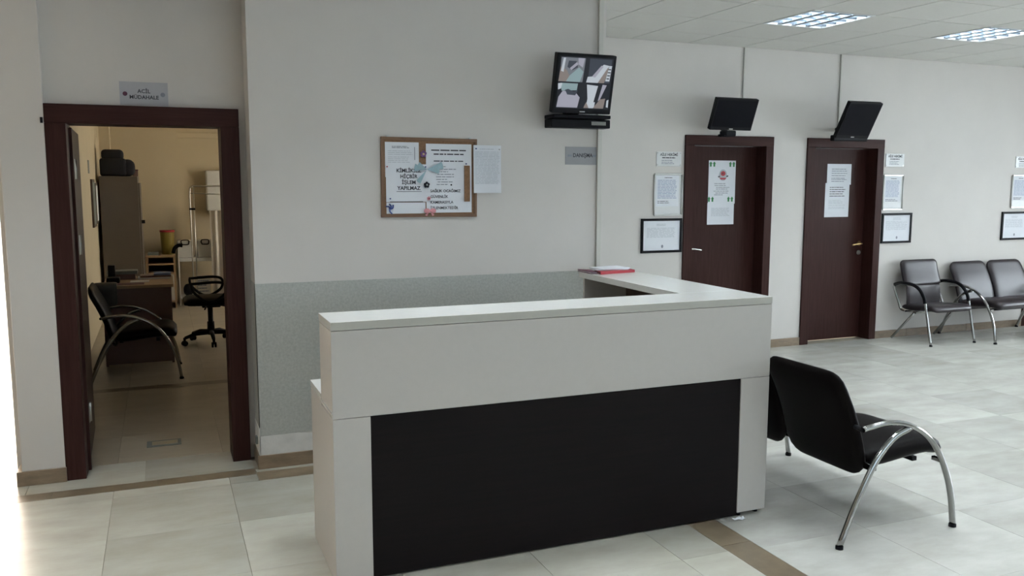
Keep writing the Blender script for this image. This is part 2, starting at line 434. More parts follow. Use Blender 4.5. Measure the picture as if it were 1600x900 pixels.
# windows
def window(name, x0, x1, z0, z1, y, n, axis='x'):
    fr = B(); t = 0.05; hgl = B()
    def put(b, a0, a1, q0, q1, w0, w1):
        if axis == 'x': box(b, a0, a1, y + q0, y + q1, w0, w1)
        else: box(b, y + q0, y + q1, a0, a1, w0, w1)
    put(fr, x0, x1, -.03, .03, z0, z0 + t); put(fr, x0, x1, -.03, .03, z1 - t, z1)
    for k in range(n + 1):
        c = x0 + (x1 - x0) * k / n; a, b_ = max(x0, c - t / 2), min(x1, c + t / 2)
        put(fr, a, b_, -.03, .03, z0 + t, z1 - t)
    root = struct(name, fr, WHITEP)
    for k in range(n):
        a, b_ = x0 + (x1 - x0) * k / n + t / 2, x0 + (x1 - x0) * (k + 1) / n - t / 2
        g = B(); put(g, a, b_, -.004, .004, z0 + t, z1 - t); obj('pane', g, GLASS, root)
    return root
window('window_1', XL, -1.55, 0.0, 2.35, 7.95, 2)
window('window_2', 1.2, 9.2, .95, 2.55, YF - .1, 6)
window('window_3', -.4, 5.6, .9, 2.5, XR + .1, 5, axis='y')
window('window_4', 9.6, 11.6, .9, 2.4, 2.53, 2, axis='y')

# dado on the centre wall, bare plaster strip, stone skirting
bm = bx(.469, 2.560, YA - .004, YA, .19, 1.066); box(bm, .469, .473, YA - .004, YD, .19, 1.066)
box(bm, 2.560, 2.664, YA - .004, YA, .19, 1.066)
struct('trim_1', bm, DADO)
def jag(x0, x1, z, n, a, seed):
    rd = random.Random(seed); return [(x0 + (x1 - x0) * k / n, z + (rd.random() - .5) * a) for k in range(n + 1)]
bm = poly(B(), [(.469, .08), (2.66, .08)] + jag(.469, 2.66, .19, 40, .012, 3)[::-1], YA, .006)
poly(bm, [(.469, .08), (.469, .19)] and [(.4690, .08), (.4701, .08), (.4701, .2), (.4690, .2)], YA, .006)
box(bm, .466, .473, YA - .006, YD - .02, .08, .24)
struct('trim_2', bm, PLASTER)
def skirting(name, segs, y, th=.014, h=.08, axis='x', side=-1):
    bb = B(); root = None
    for k, (a, b_) in enumerate(segs):
        c = (a + b_) / 2
        q = bx(a - c + .0012, b_ - c - .0012, 0, th, 0, h - .0 - (0.002 if k % 2 else 0), bev=.0015, seg=1)
        if root is None:
            root = thing(name, None, None); root['kind'] = 'structure'
            del_ = None
        p = obj('skirting_stone', q, STONE, root, loc=(c, y - th, 0))
    return root
def cuts(a, b_, s):
    out = []; x = a
    while x < b_ - .05: out.append((x, min(x + s, b_) if b_ - (x + s) > .12 else b_)); x = out[-1][1]
    return out
sk = skirting('baseboard_centre', cuts(.455, 2.66, .48), YA)
obj('skirting_stone', bx(.457, .4725, YA, YD, 0, .08, bev=.0015, seg=1), STONE, sk)
sk = skirting('baseboard_left', [(-.777, -.535)], 5.165)
obj('skirting_stone', bx(-.777, -.752, 5.165, YD + .15, 0, .079, bev=.0015, seg=1), STONE, sk)
skirting('baseboard_far', cuts(2.662, d1[0], .45) + cuts(d1[1], d2[0], .42) + cuts(d2[1], d4[0], .44) + cuts(d4[1], XR, .45), YB)
# cable trunking
bm = bx(2.603, 2.637, YA - .018, YA, 1.0, HC, bev=.003)
struct('trim_3', bm, TRUNK)
struct('trim_4', bx(5.147, 5.167, YB - .014, YB, 2.30, HC - .002, bev=.003), TRUNK)
struct('trim_5', bx(6.307, 6.329, YB - .014, YB, 2.18, HC - .002, bev=.003), TRUNK)
struct('trim_6', bx(.245, 2.5, 12.74, 12.78, 2.23, 2.30, bev=.004), WALLI)

# ------------------------------------------------------------------ doors in the far wall
def wall_door(name, x0, x1, hinge_left, handle_mat, label_lever):
    root = tag(thing(name, None, None, (x0, YB, 0)), kind='structure'); W = x1 - x0; H = HDR; t = .10
    c = bx(0, t, -.018, 0, 0, H - t + .01, bev=.003); obj('casing', c, WOOD, root)
    c = bx(W - t + .012, W, -.018, 0, 0, H - t + .01, bev=.003); obj('casing', c, WOOD, root)
    c = bx(0, W, -.019, 0, H - t + .01, H, bev=.003); obj('casing_head', c, WOODH, root)
    j = bx(t - .03, t, 0, .19, 0, H - t + .01); box(j, W - t + .012, W - t + .042, 0, .19, 0, H - t + .01)
    box(j, t - .03, W - t + .042, 0, .19, H - t + .01, H - .06)
    obj('jamb', j, WOOD, root)
    leaf = obj('door_leaf', bx(t + .002, W - t + .010, DW, DW + .04, .006, H - t + .007, bev=.002), WOOD, root)
    hx = t + .05 if not hinge_left else W - t - .04
    s = 1 if not hinge_left else -1
    hb = B(); y = DW
    tube(hb, [(hx, y, 1.0), (hx, y - .008, 1.0)], .024, 16)
    tube(hb, [(hx, y - .008, 1.0), (hx, y - .045, 1.0)], .009, 10)
    tube(hb, spline([(hx, y - .045, 1.0), (hx + s * .03, y - .052, 1.002), (hx + s * .08, y - .05, .996), (hx + s * .125, y - .046, .988)], 5), .009, 10)
    obj('lever_handle', hb, handle_mat, leaf)
    kb = B(); tube(kb, [(hx, y, .905), (hx, y - .008, .905)], .024, 16); tube(kb, [(hx, y - .008, .905), (hx, y - .012, .905)], .008, 8)
    obj('keyhole_rosette', kb, STEEL, leaf)
    return root
CHROMEB = mat('bright_chrome', (0.85, 0.84, 0.80), 0.25, 1.0, var=0.04, scale=30)
wall_door('door_1', *d1, False, CHROMEB, '')
wall_door('door_2', *d2, True, BRASS, '')
wall_door('door_4', *d4, False, CHROME, '')

# doorway of the treatment room
X0, X1 = -.541, .434
root = tag(thing('door_3', None, None, (0, YD, 0)), kind='structure')
HD3 = 2.0375
obj('casing', bx(X0, X0 + .10, -.052, 0, 0, HD3 - .10, bev=.003), WOOD, root)
obj('casing', bx(X1 - .10, X1, -.052, 0, 0, HD3 - .10, bev=.003), WOOD, root)
obj('casing_head', bx(X0, X1, -.053, 0, HD3 - .10, HD3, bev=.003), WOODH, root)
j = bx(X0 + .085, X0 + .10, 0, .185, 0, HD3 - .10); box(j, X1 - .10, X1 - .085, 0, .185, 0, HD3 - .10)
box(j, X0 + .10, X1 - .10, 0, .185, HD3 - .10, HD3 - .085)
box(j, X0 + .10, X0 + .115, .10, .14, 0, HD3 - .115)
obj('jamb', j, WOOD, root)
leafpts = bx(0, .036, 0, .82, .008, HD3 - .105, bev=.002)
leaf = obj('door_leaf', leafpts, WOOD, root, loc=(X0 + .066, .192, 0)); leaf.rotation_euler = (0, 0, math.radians(1.6))
for z in (.32, 1.28, 1.70):
    hb = bx(X0 + .1155, X0 + .119, .145, .183, z - .055, z + .055, bev=.001); cyl(hb, (X0 + .121, .186, z - .055), (X0 + .121, .186, z + .055), .006, 10)
    obj('hinge', hb, STEEL, root, label='grey steel hinge plate')

# ------------------------------------------------------------------ ceiling light fixtures
def fixture_mesh():
    parts = {}
    f = B(); a = .296
    for (p, q, r, s) in ((-a, a, -a, -a + .018), (-a, a, a - .018, a), (-a, -a + .018, -a + .018, a - .018), (a - .018, a, -a + .018, a - .018)):
        box(f, p, q, r, s, -.004, .01)
    parts['frame'] = f
    h = B(); box(h, -.28, .28, -.28, .28, .062, .068)
    for s_ in (-1, 1):
        box(h, s_ * .285 - .004, s_ * .285 + .004, -.28, .28, .0, .066); box(h, -.28, .28, s_ * .285 - .004, s_ * .285 + .004, .0, .066)
    parts['reflector_pan'] = h
    parts['louvre'] = []
    for k in range(1, 4):
        l = B(); c = -.278 + .556 * k / 4
        q = [(c - .024, .001), (c + .024, .001), (c + .003, .045), (c - .003, .045)]
        a0 = [l.verts.new((x, -.278, z)) for x, z in q]; a1 = [l.verts.new((x, .278, z)) for x, z in q]
        l.faces.new(a0); l.faces.new(a1[::-1])
        for m_ in range(4): l.faces.new((a0[m_], a1[m_], a1[(m_ + 1) % 4], a0[(m_ + 1) % 4]))
        parts['louvre'].append(l)
    parts['cross_blade'] = [bx(-.278, .278, c - .003, c + .003, .0012, .017) for c in [-.278 + .556 * (k + .5) / 5 for k in range(5)]]
    return parts
first = None
n = 0
fl_lab = {(1, 3): 'square recessed louvred ceiling light nearest the grey centre wall', (4, 3): 'square recessed louvred ceiling light further right, above the second door'}
for (i, j) in sorted(cells):
    cx, cy = GX + .6 * (i + .5), GY - .6 * (j - .5)
    if cx > XR - .3 or cx < XL + .3 or cy < YF + .3: continue
    vis = (i, j) in fl_lab
    if first is None:
        r = thing('ceiling_light', '', 'ceiling light', (cx, cy, HC)); ps = fixture_mesh()
        obj('frame', ps['frame'], WHITEP, r); obj('reflector_pan', ps['reflector_pan'], WHITEP, r)
        for q in ps['louvre']: obj('louvre', q, REFL, r)
        for q in ps['cross_blade']: obj('cross_blade', q, REFL, r)
        for k in range(4):
            c = -.278 + .556 * (k + .5) / 4; tb = tube(B(), [(c, -.27, .040), (c, .27, .040)], .008, 10); obj('tube', tb, TUBE, r)
        first = r
    else: r = dup(first, (cx, cy, HC))
    r['label'] = fl_lab.get((i, j), 'square recessed louvred ceiling light outside the picture'); r['group'] = 'recessed ceiling lights'
    if (i, j) not in fl_lab and n >= 0: r['group'] = 'ceiling lights beyond the picture edge'
    else: r['group'] = 'ceiling lights over the waiting area'
    area('ceiling_lamp_glow', (cx, cy, HC + .058), (0, 0, 0), .5, .5, 21.0, (0.86, 0.94, 1.0), 98)
    n += 1

# ------------------------------------------------------------------ reception desk
DX0, DX1, DY, DH = .598, 2.722, 3.359, 1.084
desk = thing('reception_desk', 'L-shaped cream reception desk with dark wenge front panel', 'desk', (DX0, DY, 0))
Wd = DX1 - DX0
pw = .165
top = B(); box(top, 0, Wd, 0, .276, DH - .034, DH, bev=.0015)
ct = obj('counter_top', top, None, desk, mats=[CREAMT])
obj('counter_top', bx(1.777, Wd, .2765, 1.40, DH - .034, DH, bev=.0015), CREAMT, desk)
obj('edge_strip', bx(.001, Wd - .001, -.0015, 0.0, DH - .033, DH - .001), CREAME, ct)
obj('upper_front_panel', bx(0, Wd, .001, .019, .694, DH - .036, bev=.001), CREAM, desk)
obj('corner_post', bx(0, .152, .001, .26, .004, .692, bev=.001), CREAM, desk)
obj('corner_post', bx(Wd - pw, Wd, .001, .06, .022, .692, bev=.001), CREAM, desk)
obj('front_panel', bx(.153, Wd - pw - .001, .006, .024, .008, .692), WENGE, desk, label='dark wenge front panel')
obj('upper_side_panel', bx(0, .018, .0195, .262, .7, DH - .036, bev=.001), CREAM, desk)
obj('upper_back_panel', bx(.018, 1.777, .244, .262, .742, DH - .036), CREAM, desk)
obj('side_panel', bx(.001, .019, .262, .533, .003, .712, bev=.001), CREAM, desk)
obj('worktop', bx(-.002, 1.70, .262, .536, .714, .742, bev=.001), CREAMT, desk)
obj('worktop_edge', bx(-.003, .000, .003, .262, .714, .722), CREAMT, desk)
# return wing towards the wall
obj('return_outer_panel', bx(Wd - .02, Wd - .002, .06, 1.38, .02, DH - .035), CREAM, desk)
obj('return_end_panel', bx(1.80, Wd - .02, 1.362, 1.38, .02, DH - .035), CREAM, desk)
obj('return_shelf', bx(1.80, Wd - .021, .262, 1.362, .72, .742), BROWNIN, desk)
obj('return_back_board', bx(Wd - .032, Wd - .021, .262, 1.362, .742, DH - .036), BROWNIN, desk)
obj('return_lower_panel', bx(1.80, 1.818, .536, 1.362, .02, .72), CREAM, desk)
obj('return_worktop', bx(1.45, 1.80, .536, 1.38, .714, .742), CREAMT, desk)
obj('plinth', bx(.16, Wd - pw - .01, .03, .2, 0.0, .008), BLACK, desk)
for (a, b_) in ((Wd - .14, .03), (Wd - .03, .04), (Wd - .03, 1.33), (1.83, 1.33)): obj('levelling_foot', cyl(B(), (a, b_, 0), (a, b_, .022), .014, 10), BLACK, desk)
# small rounded grey thing inside the return
g = blob(B(), (0, 0, .085), .085, 4, (.62, .8, 1.0), .03, 3)
tag(obj('grey_cover', g, GREYG, None, True, loc=(2.50, 3.90, .7425)), 'rounded grey object under the return counter of the desk', 'office item')
# folder and papers on the return counter end
fo = thing('folder', 'red card folder lying on the end of the desk return', 'folder', (2.57, 4.62, DH))
def quad(bm, pts, z0, z1):
    a = [bm.verts.new((x, y, z0)) for x, y in pts]; b_ = [bm.verts.new((x, y, z1)) for x, y in pts]
    bm.faces.new(a[::-1]); bm.faces.new(b_)
    for k in range(len(pts)): bm.faces.new((a[k], a[(k + 1) % len(pts)], b_[(k + 1) % len(pts)], b_[k]))
    return bm
obj('cover', quad(B(), [(-.15, -.07), (.11, -.02), (.13, .12), (-.10, .13)], .0005, .004), RED, fo)
obj('cover', quad(B(), [(-.15, -.07), (.11, -.02), (.13, .12), (-.10, .13)], .013, .016), RED, fo)
obj('spine', quad(B(), [(-.151, -.071), (.11, -.021), (.11, -.019), (-.151, -.068)], .0005, .016), RED, fo)
p = thing('paper_stack', 'loose white papers on the red folder at the desk end', 'papers', (2.56, 4.67, DH + .0165))
for k in range(3):
    o = obj('sheet', quad(B(), [(-.12, -.05), (.09, -.05), (.10, .10), (-.11, .10)], 0, .003), PAPER, p, loc=(k * .006, 0, k * .0036)); o.rotation_euler = (0, 0, .12 * k - .08)
mb = thing('notebook', 'maroon notebook overhanging the end of the desk return', 'notebook', (2.415, 4.70, DH))
obj('cover', quad(B(), [(-.035, -.10), (.0, -.115), (.03, .03), (-.03, .09)], .0005, .004), MAROON, mb)
obj('pages', quad(B(), [(-.03, -.095), (.0, -.11), (.028, .03), (-.028, .085)], .0042, .010), PAPER, mb)
obj('cover', quad(B(), [(-.035, -.10), (.0, -.115), (.03, .03), (-.03, .09)], .0102, .0135), MAROON, mb)
# scrap
sb = B(); rd = random.Random(5); nx = 6
gr = [[sb.verts.new((-.035 + .07 * i_ / nx, -.014 + .028 * j_ / 3, .001 + rd.random() * .008)) for j_ in range(4)] for i_ in range(nx + 1)]
for i_ in range(nx):
    for j_ in range(3): sb.faces.new((gr[i_][j_], gr[i_ + 1][j_], gr[i_ + 1][j_ + 1], gr[i_][j_ + 1]))
so = obj('paper_scrap', sb, PAPER, loc=(2.548, 3.332, 0)); so.modifiers.new('s', 'SOLIDIFY').thickness = .0006
tag(so, 'crumpled white paper scrap on the floor by the desk foot', 'paper scrap')

# ------------------------------------------------------------------ benches (forward = local +x, length = local +y)
def bench(name, label, loc, rz, W, n, lm, group):
    root = thing(name, label, 'bench', loc, rz, group)
    sw = (W - .09) / n
    for k in range(n):
        a = .045 + k * sw + .006; b_ = a + sw - .012
        bk = pad(B(), [(.195, .28), (.172, .38), (.142, .49), (.095, .61), (.045, .71), (.018, .785)], a, b_, .05, .11, .085, .012)
        # normals of the path point backwards; front puff is small either way
        obj('backrest', bk, lm, root)
        st = pad(B(), [(.195, .365), (.30, .368), (.45, .385), (.57, .392), (.63, .378), (.662, .352)], a, b_, .088, .02, .045, .010)
        obj('seat', st, lm, root)
    for w_ in (0.0, W):
        fr = tube(B(), spline([(.10, w_, .538), (.19, w_, .551), (.27, w_, .553), (.36, w_, .535), (.46, w_, .487), (.55, w_, .405), (.62, w_, .284), (.665, w_, .152), (.688, w_, .012)], 5), .013, 12, ry=.016)
        arm = obj('front_leg', fr, CHROME, root)
        rr = tube(B(), spline([(.0, w_, .012), (.065, w_, .162), (.13, w_, .287), (.2, w_, .398), (.29, w_, .482), (.385, w_, .517)], 5), .013, 12, ry=.016)
        leg = obj('rear_leg', rr, CHROME, root)
        for nm, x_ in ((arm, .688), (leg, .0)):
            c = cyl(B(), (x_, w_, 0), (x_, w_, .014), .0175, 12); obj('foot_cap', c, BLACK, nm)
        s_ = 1 if w_ == 0 else -1
        cb = tube(B(), [(.10, w_, .538), (.105, w_ + s_ * .05, .538)], .011, 10); obj('bracket', cb, BLACK, root)
        cb = bx(.165, .195, min(w_, w_ + s_ * .055), max(w_, w_ + s_ * .055), .335, .365, bev=.003); obj('bracket', cb, CHROME, root)
        cb = bx(.585, .605, min(w_, w_ + s_ * .055), max(w_, w_ + s_ * .055), .325, .345, bev=.003); obj('bracket', cb, CHROME, root)
    for u_ in (.24, .52):
        obj('rail', bx(u_ - .015, u_ + .015, .09, W - .09, .316, .338, bev=.003), BLACK, root)
    return root
bench('waiting_bench', 'dark two-seat bench with arched chrome legs behind the reception desk', (2.755, 2.88, 0), 0, 1.17, 2, LEATHB, None)
bench('waiting_bench', 'dark two-seat bench standing against the far wall, right of the armchair', (7.82, 6.865, 0), -PI / 2, 1.19, 2, LEATHER, None)
bench('waiting_bench', 'dark single-seat chrome-legged chair in the dim treatment room', (-.58, 7.6, 0), 0, .62, 1, LEATHB, None)

# armchair
ac = thing('waiting_armchair', 'dark leatherette armchair with curved chrome arms beside the second door', 'armchair', (7.10, 6.86, 0), -PI / 2)
W = .60
obj('seat', pad(B(), [(.10, .35), (.22, .345), (.38, .36), (.48, .368), (.535, .345)], .03, W - .03, .065, .03, .06, .015), LEATHER, ac)
obj('backrest', pad(B(), [(.135, .56), (.105, .64), (.075, .73), (.05, .83)], .035, W - .055, .05, .05, .05, .014), LEATHER, ac, label='upper back cushion')
obj('lower_backrest', pad(B(), [(.15, .36), (.148, .46), (.135, .575)], .055, W - .075, .03, .03, .03, .0), LEATHER, ac)
for w_ in (0.0, W):
    f = tube(B(), spline([(.20, w_, .315), (.135, w_, .33), (.10, w_, .40), (.055, w_, .49), (.03, w_, .55), (.06, w_, .585), (.16, w_, .592), (.27, w_, .588), (.36, w_, .55), (.425, w_, .46), (.46, w_, .33), (.50, w_, .16), (.537, w_, .012)], 5), .0125, 10)
    leg = obj('arm_leg', f, CHROME, ac)
    obj('foot_cap', cyl(B(), (.537, w_, 0), (.537, w_, .014), .016, 10), BLACK, leg)
    a = tube(B(), spline([(.035, w_, .575), (.10, w_, .596), (.18, w_, .602), (.28, w_, .594), (.36, w_, .556), (.42, w_, .475), (.435, w_, .42)], 5), .017, 10)
    obj('arm_pad', a, BLACK, ac)
    r = tube(B(), [(.30, w_ + (.03 if w_ == 0 else -.03), .325), (.16, w_ + (.01 if w_ == 0 else -.01), .16), (.03, w_, .012)], .0125, 10)
    obj('rear_leg', r, CHROME, ac)
    obj('side_bar', cyl(B(), (.45, w_, .34), (.20, w_, .315), .010, 8), CHROME, ac)
obj('cross_bar', cyl(B(), (.32, 0.0, .315), (.32, W, .315), .011, 8), CHROME, ac)

# ------------------------------------------------------------------ monitors on the far wall
def monitor(label, cx, z0, z1, w_, tilt, yc, roll=0):
    """screen panel tilted down; origin at its centre"""
    h = (z1 - z0); root = thing('wall_monitor', label, 'monitor', (cx, yc, z0)); R = Matrix.Rotation(-tilt, 4, 'X')
    # tilt about the bottom edge: the top leans into the room (-y)
    def ob(name, bm, m, par=root):
        bm.transform(Matrix.Rotation(tilt, 4, 'X')); return obj(name, bm, m, par)
    sh = ob('casing', bx(-w_ / 2, w_ / 2, 0, .045, 0, h, bev=.006), BLACK)
    ob('screen', bx(-w_ / 2 + .015, w_ / 2 - .015, -.0012, 0.001, .032, h - .015), SCREEN)
    ob('badge', bx(-.02, .02, -.0015, .0, .010, .018), STEEL, sh)
    return root
T1 = math.radians(22)
m1 = monitor('black wall monitor above the left brown door', 4.875, 2.105, 2.40, .455, T1, 6.69)
bm = bx(-.05, .06, -.01, .10, -.05, .0, bev=.01); tube(bm, spline([(0, .05, -.02), (0, .12, .02), (0, .20, .06)], 4), .02, 10)
obj('swivel_arm', bm, BLACK, m1)
obj('foot', bx(-.07, .06, .0, .10, -.055, -.03, bev=.01), BLACK, m1)
m2 = monitor('black wall monitor above the right brown door', 6.275, 2.06, 2.43, .405, math.radians(29), 6.66)
obj('lower_bezel', bx(-.215, .205, .005, .06, -.025, .03, bev=.008), BLACK, m2)
bm = tube(B(), spline([(-.10, .05, .03), (-.12, .12, .10), (-.13, .236, .13)], 4), .02, 10)
obj('swivel_arm', tube(B(), [(.0, .09, .06), (.02, .236, .10)], .02, 10), BLACK, m2); bm.free()
for mm in (): pass

# security monitor on the centre wall
mt = math.radians(13)
sm = thing('security_monitor', 'black monitor on the grey centre wall showing four camera views', 'monitor', (2.405, 4.80, 2.045))
w_, h = .395, .352
def tl(bm): bm.transform(Matrix.Rotation(mt, 4, 'X')); return bm
obj('casing', tl(bx(-w_ / 2, w_ / 2, 0, .05, 0, h, bev=.006)), BLACK, sm)
# four camera pictures
cols = {'k': (.012, .014, .02), 'w': (.60, .66, .72), 't': (.30, .42, .44), 'g': (.20, .22, .25), 'b': (.28, .24, .22), 'd': (.05, .06, .08), 'p': (.42, .42, .50)}
names = list(cols); scm = [emis('picture_' + k, cols[k], .72) for k in names]
for k_ in scm: k_.node_tree.nodes['Principled BSDF'].inputs['Base Color'].default_value = (.01, .01, .012, 1); k_.node_tree.nodes['Principled BSDF'].inputs['Specular IOR Level'].default_value = .2
shapes = [  # u,v in 0..1 of the screen
 ('k', [(0, 0), (1, 0), (1, 1), (0, 1)]),
 ('g', [(.02, .52), (.45, .52), (.47, .98), (.02, .98)]), ('b', [(.0, .52), (.25, .52), (.14, .74), (.02, .80)]), ('w', [(.03, .72), (.06, .97), (.10, .97), (.08, .70)]),
 ('t', [(.14, .52), (.40, .52), (.45, .72), (.36, .80), (.20, .64)]), ('d', [(.14, .80), (.24, .74), (.34, .80), (.30, .92), (.16, .92)]), ('p', [(.22, .74), (.34, .86), (.31, .90), (.19, .78)]), ('p', [(.34, .86), (.43, .80), (.45, .98), (.33, .98)]),
 ('d', [(.55, .52), (.97, .52), (.97, .98), (.55, .98)]), ('w', [(.52, .52), (.78, .52), (.93, .86), (.82, .88), (.62, .64), (.54, .63)]), ('p', [(.68, .62), (.82, .84), (.78, .86), (.62, .64)]), ('b', [(.74, .52), (.86, .52), (.93, .80), (.90, .82)]), ('w', [(.88, .56), (.96, .56), (.98, .86), (.93, .86)]),
 ('k', [(.90, .60), (.95, .60), (.95, .62), (.90, .62)]), ('k', [(.905, .66), (.96, .66), (.96, .68), (.905, .68)]), ('k', [(.91, .72), (.965, .72), (.965, .74), (.91, .74)]), ('k', [(.915, .78), (.97, .78), (.97, .80), (.915, .80)]),
 ('p', [(.01, .02), (.40, .02), (.43, .22), (.34, .32), (.10, .34), (.03, .22)]), ('t', [(.08, .34), (.36, .36), (.37, .49), (.04, .49)]), ('d', [(.14, .36), (.19, .27), (.34, .26), (.38, .36), (.30, .33), (.20, .38)]), ('w', [(.0, .48), (.01, .36), (.06, .38), (.08, .49)]),
 ('w', [(.56, .02), (.72, .02), (.76, .46), (.54, .48), (.58, .20)]), ('k', [(.74, .14), (.82, .48), (.76, .49), (.70, .14)]), ('p', [(.82, .20), (.92, .48), (.84, .49), (.78, .16)]), ('b', [(.70, .02), (.90, .02), (.92, .22), (.82, .20)]), ('b', [(.52, .02), (.62, .02), (.56, .14)]),
 ('k', [(.44, 0), (.50, 0), (.52, 1), (.48, 1)]), ('k', [(.0, .495), (1, .495), (1, .505), (0, .505)]), ('w', [(.95, .05), (.99, .04), (.985, .20), (.95, .18)])]
pb = B(); sx0, sx1, sz0, sz1 = -w_ / 2 + .02, w_ / 2 - .02, .03, h - .018
for q, (k, pts) in enumerate(shapes):
    poly(pb, [(sx0 + (sx1 - sx0) * a, sz0 + (sz1 - sz0) * b_) for a, b_ in pts], -.0002 - q * .00003, .0002, names.index(k))
obj('screen', tl(pb), None, sm, mats=scm, label='lit screen split into four camera pictures')
obj('badge', tl(bx(-.015, .02, -.0012, 0, .010, .016)), STEEL, sm)
obj('stand_base', bx(-.172, w_ / 2 + .022, .03, .17, -.024, -.002, bev=.005), BLACK, sm)
rcv = thing('recorder_box', 'flat black box under the security monitor on the centre wall', 'recorder', (2.44, 4.87, 1.966))
obj('case', bx(-.203, .203, 0, .105, 0, .052, bev=.005), BLACK, rcv)
obj('label_plate', bx(.07, .17, -.0015, .0005, .018, .040), mat('pale_label', (.25, .25, .23), .5, var=.1), rcv, label='small pale label')
ob_ = bx(2.36, 2.44, 4.90, YA, 2.05, 2.20, bev=.004); ob_.transform(Matrix.Translation((-2.405, -4.80, -2.045)))
obj('wall_bracket', ob_, BLACK, sm)

# ------------------------------------------------------------------ signs
sg = thing('door_sign', 'grey lettered sign above the treatment room doorway', 'sign', (-.052, YD, 2.055 - .01))
obj('plate', bx(-.122, .122, -.003, 0, 0, .125), PAPERG, sg)
text('ACİL', .028, sg, 0, .075, -.0036, INK, bold=.0006)
text('MÜDAHALE', .028, sg, 0, .043, -.0036, INK, bold=.0006)
for s_ in (-1, 1):
    e = B(); t = bmesh.new(); bmesh.ops.create_circle(t, cap_ends=True, radius=.012, segments=16); t.transform(Matrix.Rotation(PI / 2, 4, 'X'))
    merge(e, t, 0, Matrix.Translation((s_ * .095, -.0034, .06))); obj('emblem', e, MAROON if s_ < 0 else INKG, sg)
sg = thing('desk_sign', 'small grey sign reading DANIŞMA on the centre wall', 'sign', (2.492, YA, 1.742))
obj('plate', bx(-.11, .11, -.003, 0, 0, .112), PAPERD, sg)
text('DANIŞMA', .034, sg, .012, .058, -.0036, INK, bold=.0006, sx=.9)
e = B(); 
for x_ in (-.088, -.072, .088, .097): poly(e, [(x_ - .007, .05), (x_ + .007, .05), (x_ + .009, .062), (x_ - .006, .064)], -.0031, .0004)
obj('emblem', e, INKG, sg)

# ------------------------------------------------------------------ notice board and what hangs on it
nb = thing('notice_board', 'cork notice board with wooden frame on the centre wall', 'notice board', (1.49, YA, 1.425))
w2 = .295; H = .465
obj('cork_panel', bx(-w2 + .01, w2 - .01, -.010, 0, .01, H - .01), CORK, nb)
for a in ((-w2, w2, 0, .018), (-w2, w2, H - .018, H)): obj('frame_rail', bx(a[0], a[1], -.016, 0, a[2], a[3], bev=.002), CORKF, nb)
for a in ((-w2, -w2 + .018), (w2 - .018, w2)): obj('frame_rail', bx(a[0], a[1], -.0155, 0, .018, H - .018, bev=.002), CORKF, nb)
for x_ in (-.255, .25): obj('hanging_screw', cyl(B(), (x_, 0, H + .004), (x_, -.012, H + .004), .006, 8), STEEL, nb)
nb.rotation_euler = (0, math.radians(.4), 0)
yb = YA - .0112
def sheet(name, label, x0, x1, z0, z1, y, group=None, curl=0.0, cat='notice', m=None):
    r = thing(name, label, cat, ((x0 + x1) / 2, y, z0), 0, group)
    hw, hh = (x1 - x0) / 2, z1 - z0
    bm = B(); nx, nz = 6, 8
    g = [[bm.verts.new((-hw + 2 * hw * i_ / nx, -curl * ((i_ / nx - .5) ** 2 * 4 + ((nz - j_) / nz) ** 3) , hh * j_ / nz)) for j_ in range(nz + 1)] for i_ in range(nx + 1)]
    gb = [[bm.verts.new(v.co + Vector((0, .0006, 0))) for v in row] for row in g]
    for i_ in range(nx):
        for j_ in range(nz):
            bm.faces.new((g[i_][j_], g[i_ + 1][j_], g[i_ + 1][j_ + 1], g[i_][j_ + 1]))
            bm.faces.new((gb[i_][j_], gb[i_][j_ + 1], gb[i_ + 1][j_ + 1], gb[i_ + 1][j_]))
    obj('paper', bm, m or PAPER, r, smooth=True)
    return r
def pin(par, x, z, m=NAVY, y=-.001):
    b_ = B(); cyl(b_, (x, y, z), (x, y - .010, z), .0028, 8); blob(b_, (x, y - .011, z), .0048, 1, amp=0, sub=1); obj('pin', b_, m, par)
s1 = sheet('paper_notice', 'pale form pinned at the top left of the cork board', 1.222, 1.425, 1.66, 1.862, yb)
lines(s1, -.06, .06, [.175, .168], -.0005, INKG, .004, 2); lines(s1, -.085, .07, [.15, .14, .13, .115, .105, .095, .085, .07, .06], -.0005, INKL, .0025, 3)
obj('printed_strip', poly(B(), [(.074, .10), (.078, .10), (.078, .175), (.074, .175)], -.0005, .0003), INKG, s1)
s2 = sheet('paper_notice', 'white notice in large capitals about identity cards on the cork board', 1.225, 1.468, 1.515, 1.735, yb - .002)
for k, (tx, x_) in enumerate((('KİMLİKSİZ', .015), ('HİÇBİR', .015), ('İŞLEM', .015), ('YAPILMAZ', .015))):
    text(tx, .030, s2, x_, .182 - k * .034, -.0008, INK, bold=.0008)
obj('underline', poly(B(), [(-.06, .060), (.092, .060), (.092, .0625), (-.06, .0625)], -.0005, .0003), INK, s2)
obj('ruled_line', poly(B(), [(-.10, .0), (.10, .0), (.10, .003), (-.10, .003)], -.0007, .0003), INK, s2)
pin(s2, -.116, .205, RED); pin(s2, -.1, .02, NAVY); pin(s2, .115, .205, NAVY)
s2b = sheet('paper_notice', 'blank white sheet at the bottom left of the cork board', 1.226, 1.462, 1.447, 1.512, yb - .0005)
s3 = sheet('paper_notice', 'large white notice filling the right half of the cork board', 1.468, 1.752, 1.450, 1.856, yb - .001)
lines(s3, -.11, .11, [.365], -.0005, INK, .007, 5, .02); lines(s3, -.095, .095, [.342], -.0005, INK, .007, 6, .02); lines(s3, -.095, .09, [.302], -.0005, INK, .006, 7, .02)
lines(s3, -.10, .06, [.27, .255, .24, .225, .21, .195, .18, .165], -.0005, INKG, .0045, 8, .5, .03)
